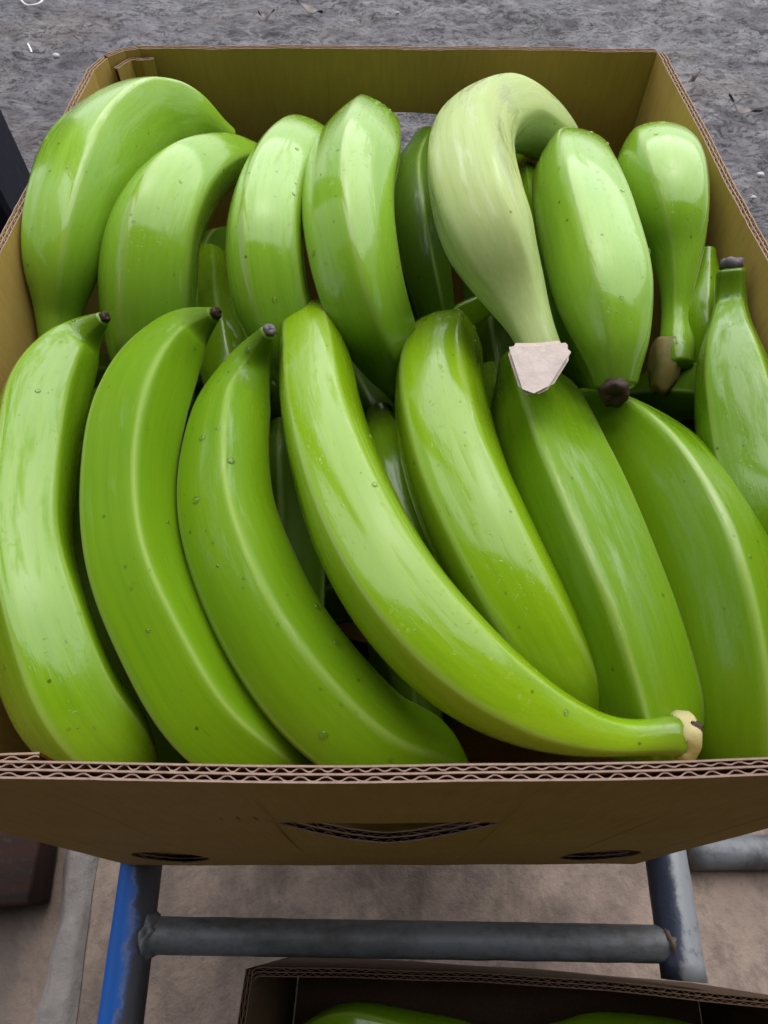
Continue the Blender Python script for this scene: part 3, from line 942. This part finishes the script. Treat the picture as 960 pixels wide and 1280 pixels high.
fruit('straight-backed banana with a raised ridge and a black blossom end pointing at the viewer',
      [(716, 196, -.046, 26), (715, 210, -.012, 46), (722, 244, -.004, 55), (738, 300, -.004, 61), (757, 375, -.008, 60), (768, 432, -.016, 44), (770, 480, -.026, 27)],
      G_PALE, 0.04, 5, 0.46, 'round', 'blunt', 20)
B8 = fruit('pear-shaped banana by the back right corner, narrowing to a broken brown stem',
      [(806, 190, -.052, 24), (815, 200, -.020, 45), (827, 228, -.012, 55), (838, 268, -.014, 48), (846, 312, -.024, 35), (848, 348, -.032, 24), (846, 388, -.042, 18), (846, 418, -.048, 20), (846, 440, -.050, 22), (847, 456, -.052, 19)],
      G_PALE, -0.12, 5, 0.30, 'round', 'blunt', 12)
# lower layer, seen in the gaps
fruit('banana half hidden between the broken brown stem and the bottle-necked one',
      [(885, 315, -.065, 10), (880, 360, -.060, 22), (878, 410, -.070, 27), (880, 470, -.095, 24)], G_MID, 0.3, 5, 0.4, 'round', 'round', 5)
fruit('narrow green banana squeezed between the whitish hooked one and the ridged one',
      [(655, 200, -.065, 14), (662, 260, -.050, 26), (682, 340, -.045, 30), (706, 410, -.060, 30), (735, 480, -.09, 24)], G_MID, 0.3, 5, 0.4, 'round', 'round', 6)
fruit('shaded banana in the gap below the big arching one at the left wall',
      [(150, 250, -.060, 16), (185, 225, -.040, 26), (225, 210, -.042, 26), (265, 220, -.06, 20)], G_DEEP, 0.3, 5, 0.4, 'round', 'round', 4)
fruit('shaded banana below the second and third of the back row, streak of shine',
      [(262, 330, -.10, 26), (268, 400, -.085, 34), (280, 450, -.082, 36), (300, 520, -.10, 36), (318, 600, -.12, 30)], G_MID, 0.3, 5, 0.4, 'round', 'round', 4)
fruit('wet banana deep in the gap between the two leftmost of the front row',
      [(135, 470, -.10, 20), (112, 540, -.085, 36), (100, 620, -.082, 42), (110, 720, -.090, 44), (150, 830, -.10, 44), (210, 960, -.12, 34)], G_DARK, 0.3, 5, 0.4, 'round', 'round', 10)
fruit('banana deep in the gap left of the round-topped one',
      [(475, 520, -.095, 20), (486, 575, -.085, 40), (505, 650, -.085, 46), (545, 740, -.095, 46), (600, 830, -.11, 34)], G_MID, 0.6, 5, 0.4, 'round', 'round', 4)
fruit('dark banana edge in the gap left of the one under the cut stem',
      [(612, 470, -.115, 20), (625, 540, -.095, 36), (655, 630, -.090, 42), (690, 720, -.095, 40), (725, 810, -.11, 30)], G_DEEP, 0.6, 5, 0.4, 'round', 'round', 4)
fruit('thin strip of banana in the gap left of the right end of the front row',
      [(765, 560, -.115, 20), (790, 630, -.10, 36), (825, 710, -.098, 40), (850, 800, -.105, 40), (870, 900, -.12, 30)], G_DEEP, 0.6, 5, 0.4, 'round', 'round', 4)
fruit('green stem end lying across behind the round-topped banana',
      [(545, 420, -.095, 16), (580, 395, -.085, 19), (612, 378, -.082, 15), (640, 362, -.085, 12)], G_DEEP, 0.6, 4, 0.6, 'round', 'cut', 0)
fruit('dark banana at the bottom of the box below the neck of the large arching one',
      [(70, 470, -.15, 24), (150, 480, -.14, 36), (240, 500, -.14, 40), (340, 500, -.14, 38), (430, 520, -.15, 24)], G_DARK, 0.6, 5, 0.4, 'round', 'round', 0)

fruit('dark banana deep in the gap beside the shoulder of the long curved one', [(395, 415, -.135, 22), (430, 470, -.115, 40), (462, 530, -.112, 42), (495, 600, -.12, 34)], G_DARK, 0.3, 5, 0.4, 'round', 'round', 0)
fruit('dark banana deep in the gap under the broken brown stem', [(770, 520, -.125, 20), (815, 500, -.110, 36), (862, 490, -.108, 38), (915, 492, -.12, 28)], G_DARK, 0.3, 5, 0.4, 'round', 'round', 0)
for (xa, ya, xb, yb, zz) in ((-.15, .10, .02, .12, .035), (-.14, .19, .05, .20, .036), (-.02, .27, .16, .29, .036), (.02, .08, .16, .13, .036),
                             (-.16, .36, -.02, .37, .037), (.0, .38, .15, .37, .036), (-.10, .245, .10, .235, .078), (-.13, .14, .09, .16, .076), (-.02, .33, .14, .33, .078),
                             (-.165, .045, -.16, .235, .205), (-.105, .045, -.115, .235, .195), (-.045, .045, -.065, .235, .190), (.020, .045, .005, .225, .185), (.075, .045, .06, .225, .190), (.135, .045, .125, .235, .190),
                             (-.145, .27, -.13, .44, .190), (-.085, .27, -.08, .44, .185), (-.03, .26, -.025, .44, .180), (.03, .26, .03, .44, .175), (.085, .26, .085, .44, .185), (.14, .26, .14, .44, .185),
                             (-.07, .06, -.075, .22, .135), (.10, .06, .095, .22, .135), (.01, .06, .01, .22, .13), (-.14, .06, -.14, .22, .135), (-.10, .27, -.09, .43, .13), (.06, .26, .05, .43, .13)):
    sm_ = [(xa + (xb - xa) * q, ya + (yb - ya) * q + .02 * math.sin(q * 3.1), zz + ZB + .006 * math.sin(q * 3.1)) for q in (0, .2, .4, .6, .8, 1)]
    pth = []
    for (x, y, z), rr in zip(sm_, (.010, .018, .021, .021, .018, .010)):
        v = Vector((x, y, z)) - CAM; zc_ = v.dot(CF)
        pth.append((480 + FPX * v.dot(CR) / zc_, 640 - FPX * v.dot(CU) / zc_, z - RZ, rr * FPX / zc_))
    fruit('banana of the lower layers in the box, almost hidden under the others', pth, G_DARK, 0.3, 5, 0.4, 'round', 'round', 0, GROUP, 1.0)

# cut stem of the hooked banana: flared chunk with a flat, pale, four-sided face turned to the viewer
def prism(name, front, back, mat, parent, org, bev=0.0012):
    import bmesh
    bm = bmesh.new()
    n = len(front)
    a = [bm.verts.new(p - org) for p in front]; b = [bm.verts.new(p - org) for p in back]
    bm.faces.new(a); bm.faces.new(b[::-1])
    for i in range(n): bm.faces.new((a[i], b[i], b[(i + 1) % n], a[(i + 1) % n]))
    bmesh.ops.recalc_face_normals(bm, faces=bm.faces[:])
    if bev: bmesh.ops.bevel(bm, geom=bm.edges[:], offset=bev, segments=2, affect='EDGES')
    bm.verts.index_update()
    V = [v.co.copy() for v in bm.verts]; F = [tuple(v.index for v in f.verts) for f in bm.faces]
    bm.free()
    return obj(name, V, F, mat, parent, smooth=False)
o, sm, T, org = B6
zc = -.014
fr = [at(*p) for p in ((632, 438, .003), (637, 428, .004), (672, 428, .005), (704, 424, .004), (715, 434, .003), (715, 446, .001), (690, 486, -.004), (668, 497, -.006), (649, 490, -.005))]
pn = (fr[5] - fr[0]).cross(fr[7] - fr[0]).normalized()      # one saw-flat face
fr = [CAM + (p - CAM) * ((fr[0] - CAM).dot(pn) / (p - CAM).dot(pn)) for p in fr]
bk_c = sm[0][0] - T[0] * -0.004
bk = [bk_c.lerp(p, 0.55) + (p - CAM).normalized() * 0.012 for p in fr]
prism('cut_stem', fr, bk, M_CUT, o, org, 0.0018)
# cut stem of the long curved banana
o, sm, T, org = F4
e, d = sm[-1][0], T[-1]
up = Vector((0, 0, 1)); sd_ = d.cross(up).normalized(); up = sd_.cross(d)
r0 = sm[-1][1]
knob('cut_stem', e - org - d * 0.0015, d, r0 * 1.10, 0.0078, M_CUT_Y, o, 4)
knob('stem_scar', e - org + d * 0.0045 + up * r0 * 0.92 - sd_ * 0.1 * r0, up, 0.0022, 0.0016, M_TIP, o, 3)
# broken stem of the pear-shaped banana
o, sm, T, org = B8
e, d = sm[-1][0], T[-1]
q0 = at(836, 424, -.047)
knob('broken_stem', q0 - org, at(831, 489, -.064) - q0, 0.0092, (at(831, 489, -.064) - q0).length, M_CUT_B, o, 2)
# black blossom end that faces the viewer
def black_end():
    o = [x for x in bpy.data.objects if x.get('label', '').startswith('straight-backed')][0]
    p = at(767, 488, -.021) - o.location
    d = (CAM - at(767, 488, -.021)).normalized() + Vector((0, -0.5, -0.3))
    knob('blossom_tip', p, d, 0.0070, 0.0055, M_TIP, o, 5)
black_end()

# ------------------------------------------------------------------ second box, on the floor in front of the rack
z2 = -0.300
P0, P1 = at(312, 1214, z2), at(965, 1262, z2)
ex = (P1 - P0).normalized(); ey = Vector((ex.y, -ex.x, 0))
if ey.y > 0: ey = -ey
b2 = tag(empty('cardboard_box', (P0.x, P0.y, 0)), 'dark dented cardboard box of bananas below the rack, only its rim in view', 'cardboard box')
def loc2(a, b): return ex * a + ey * b
W2, L2_ = 0.40, 0.50
H2 = RZ + z2
pl = [loc2(0.0, L2_), loc2(0.0, 0.006), loc2(0.006, 0.0), loc2(W2 - 0.01, 0.0), loc2(W2, 0.01), loc2(W2, L2_), loc2(0.0, L2_)]
def pan2(pts, bulge, seed, wav=0.0025):
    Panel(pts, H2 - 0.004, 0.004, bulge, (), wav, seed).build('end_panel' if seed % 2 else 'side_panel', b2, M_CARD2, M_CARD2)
# counter-clockwise seen from above
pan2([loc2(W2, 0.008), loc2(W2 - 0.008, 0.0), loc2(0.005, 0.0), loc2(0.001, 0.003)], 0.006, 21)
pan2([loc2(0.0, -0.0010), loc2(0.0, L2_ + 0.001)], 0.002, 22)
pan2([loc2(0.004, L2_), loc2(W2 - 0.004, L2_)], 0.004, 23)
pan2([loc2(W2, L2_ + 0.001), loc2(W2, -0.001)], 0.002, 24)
V, F = [loc2(0.004, 0.004) + Vector((0, 0, 0.006)), loc2(W2 - 0.004, 0.004) + Vector((0, 0, 0.006)), loc2(W2 - 0.004, L2_ - 0.004) + Vector((0, 0, 0.006)), loc2(0.004, L2_ - 0.004) + Vector((0, 0, 0.006))], [(0, 1, 2, 3)]
obj('bottom_panel', V, F, M_CARD2, b2, smooth=False)
G2 = 'green bananas in the box below the rack'
fruit('banana in the dark lower box, the left one of two in view',
      [(370, 1300, z2 - .165, 13), (430, 1282, z2 - .155, 24), (510, 1300, z2 - .15, 30), (600, 1325, z2 - .15, 32), (680, 1370, z2 - .16, 22)], G_MID, 0.4, 5, 0.5, 'round', 'round', 0, G2)
fruit('banana in the dark lower box, right one of two, nearest the grey rail',
      [(690, 1295, z2 - .145, 13), (740, 1294, z2 - .135, 22), (800, 1300, z2 - .132, 26), (880, 1315, z2 - .14, 26), (950, 1345, z2 - .15, 17)], G_MID, 0.4, 5, 0.5, 'round', 'round', 0, G2)

for lay, zz in enumerate((0.030, 0.068, 0.106)):
    for q in range(5):
        o_ = 0.045 + q * 0.078 + 0.012 * lay
        pth = []
        for i_, rr in enumerate((.010, .017, .019, .019, .017, .010)):
            u_ = i_ / 5
            v = Vector((P0.x, P0.y, 0)) + loc2(min(0.36, o_ + 0.02 * math.sin(u_ * 3.1)), 0.05 + 0.22 * u_ + 0.02 * lay) + Vector((0, 0, zz + 0.004 * math.sin(u_ * 3.1)))
            e_ = v - CAM; zc_ = e_.dot(CF)
            pth.append((480 + FPX * e_.dot(CR) / zc_, 640 - FPX * e_.dot(CU) / zc_, v.z - RZ, rr * FPX / zc_))
        fruit('banana low down in the dark lower box, under the two in view', pth, G_MID, 0.4, 5, 0.5, 'round', 'round', 0, G2, 1.0)

# ------------------------------------------------------------------ things around
def yaw_at(px, py, dist):
    d = ray(px, py); d = Vector((d.x, d.y, 0)).normalized()
    return Vector((CAM.x, CAM.y, 0)) + d * dist
# dark square post of the shed, left of the box
q0 = yaw_at(0, 240, 0.86); q1 = yaw_at(0, 132, 1.02)
e1 = (q1 - q0).normalized(); e2 = Vector((-e1.y, e1.x, 0))
if e2.x > 0: e2 = -e2
wq = 0.11; dq = (q1 - q0).length
V = []
c = 0.006
for z in (-0.05, 2.44):
    for a, b in ((c, 0), (dq - c, 0), (dq, c), (dq, wq - c), (dq - c, wq), (c, wq), (0, wq - c), (0, c)):
        p = q0 + e1 * a + e2 * b
        V.append(Vector((p.x, p.y, z)))
F = [tuple(range(8))[::-1], tuple(range(8, 16))] + [(i, (i + 1) % 8, 8 + (i + 1) % 8, 8 + i) for i in range(8)]
tag(obj('steel_post', V, F, M_POST, smooth=False), 'dark square steel post standing left of the banana box', 'post')

# dark timber block on the floor at the lower left
a0 = at(50, 1066, -0.54)
V, F = box_vf(-0.30, 0.0, -0.035, 0.035, 0.0, 0.05, 0.004)
V = [Vector(v) + 0.004 * noise.noise_vector(Vector(v) * 30) for v in V]
tb = tag(obj('timber_block', V, F, M_WOOD), 'dark damp timber offcut lying on the floor at the lower left corner of the box', 'timber')
tb.location = (a0.x, a0.y - 0.01, 0.003); tb.rotation_euler = (0, 0, R(4))

def ground_at(px, py):
    return at(px, py, -RZ - 0.012)
def wire(name, pts, r, mat, label, cat, group=None):
    sm = catmull([(p, r) for p in pts], 60)
    V, F, n = [], [], 8
    for i, (c, rr, _) in enumerate(sm):
        t = (sm[min(60, i + 1)][0] - sm[max(0, i - 1)][0]).normalized()
        a = t.cross(Vector((0, 0, 1))).normalized(); b = a.cross(t)
        for k in range(n):
            V.append(c + (a * math.cos(2 * math.pi * k / n) + b * math.sin(2 * math.pi * k / n)) * rr)
    for i in range(60):
        for k in range(n):
            F.append((i * n + k, i * n + (k + 1) % n, (i + 1) * n + (k + 1) % n, (i + 1) * n + k))
    return tag(obj(name, V, F, mat), label, cat, group)
wire('twine', [ground_at(*p) + Vector((0, 0, 0.012)) for p in ((24, -6), (28, 5), (38, 13), (50, 11), (58, 2), (56, -8), (48, -14))], 0.0022, M_STRING, 'loop of white plastic twine on the mud in the top left corner', 'twine')
wire('twine', [ground_at(*p) + Vector((0, 0, 0.010)) for p in ((37, 60), (40, 66), (42, 71))], 0.0022, M_STRING, 'short scrap of white twine on the mud below the loop', 'twine')
def pebble(px, py, r, label, seed):
    c = ground_at(px, py); V, F = [], []
    nU, nV = 12, 8
    for i in range(nV + 1):
        for k in range(nU):
            th, ph = math.pi * i / nV, 2 * math.pi * k / nU
            d = Vector((math.sin(th) * math.cos(ph), math.sin(th) * math.sin(ph), math.cos(th)))
            V.append(Vector((d.x, d.y * 0.8, d.z * 0.6)) * r * (1 + 0.35 * noise.noise(d * 1.6 + Vector((seed, 0, 0)))))
    for i in range(nV):
        for k in range(nU):
            F.append((i * nU + k, (i + 1) * nU + k, (i + 1) * nU + (k + 1) % nU, i * nU + (k + 1) % nU))
    o = tag(obj('pebble', V, F, M_PEBBLE), label, 'pebble', 'pebbles in the mud'); o.location = c + Vector((0, 0, 0.006))
    return o
pebble(71, 73, 0.010, 'pale pebble in the mud just outside the back left corner of the box', 1)
pebble(497, 19, 0.006, 'tiny white pebble in the mud behind the middle of the box', 2)
pebble(949, 222, 0.009, 'pale pebble in the mud at the right edge beyond the box', 3)
pebble(940, 250, 0.006, 'small white pebble in the mud nearest the right wall of the box', 4)
def leaf(px, py, L, wd, rot, label, seed):
    V, F = [], []
    n = 14
    for i in range(n + 1):
        u = i / n
        wv = wd * math.sin(math.pi * u) ** 0.7 * (1 + 0.3 * noise.noise(Vector((u * 7, seed, 0))))
        z = 0.010 * math.sin(u * 5 + seed) + 0.012
        for k, s in enumerate((-1, -.4, .4, 1)):
            V.append(Vector(((u - .5) * L, s * wv + 0.15 * L * math.sin(u * 3 + seed), z + 0.006 * abs(s) * math.sin(u * 9 + seed + s))))
    for i in range(n):
        for k in range(3):
            a = i * 4 + k
            F.append((a, a + 1, a + 5, a + 4))
    nv = len(V)
    V += [v - Vector((0, 0, 0.0012)) for v in V]
    F += [tuple(nv + q for q in f[::-1]) for f in F]
    o = tag(obj('dead_leaf', V, F, M_LEAF), label, 'leaf', 'dead leaf scraps in the mud'); o.location = ground_at(px, py); o.rotation_euler = (0, 0, rot)
    return o
leaf(384, 15, 0.10, 0.012, R(-8), 'brown rotting leaf scrap in the mud behind the left half of the back wall', 1)
leaf(928, 138, 0.09, 0.010, R(-25), 'dark curled leaf scrap in the mud right of the back right corner', 2)
leaf(336, 20, 0.06, 0.010, R(10), 'short dark leaf scrap left of the brown rotting one', 3)
leaf(866, 100, 0.04, 0.006, R(30), 'thin dark leaf sliver beside the right back corner of the box', 4)
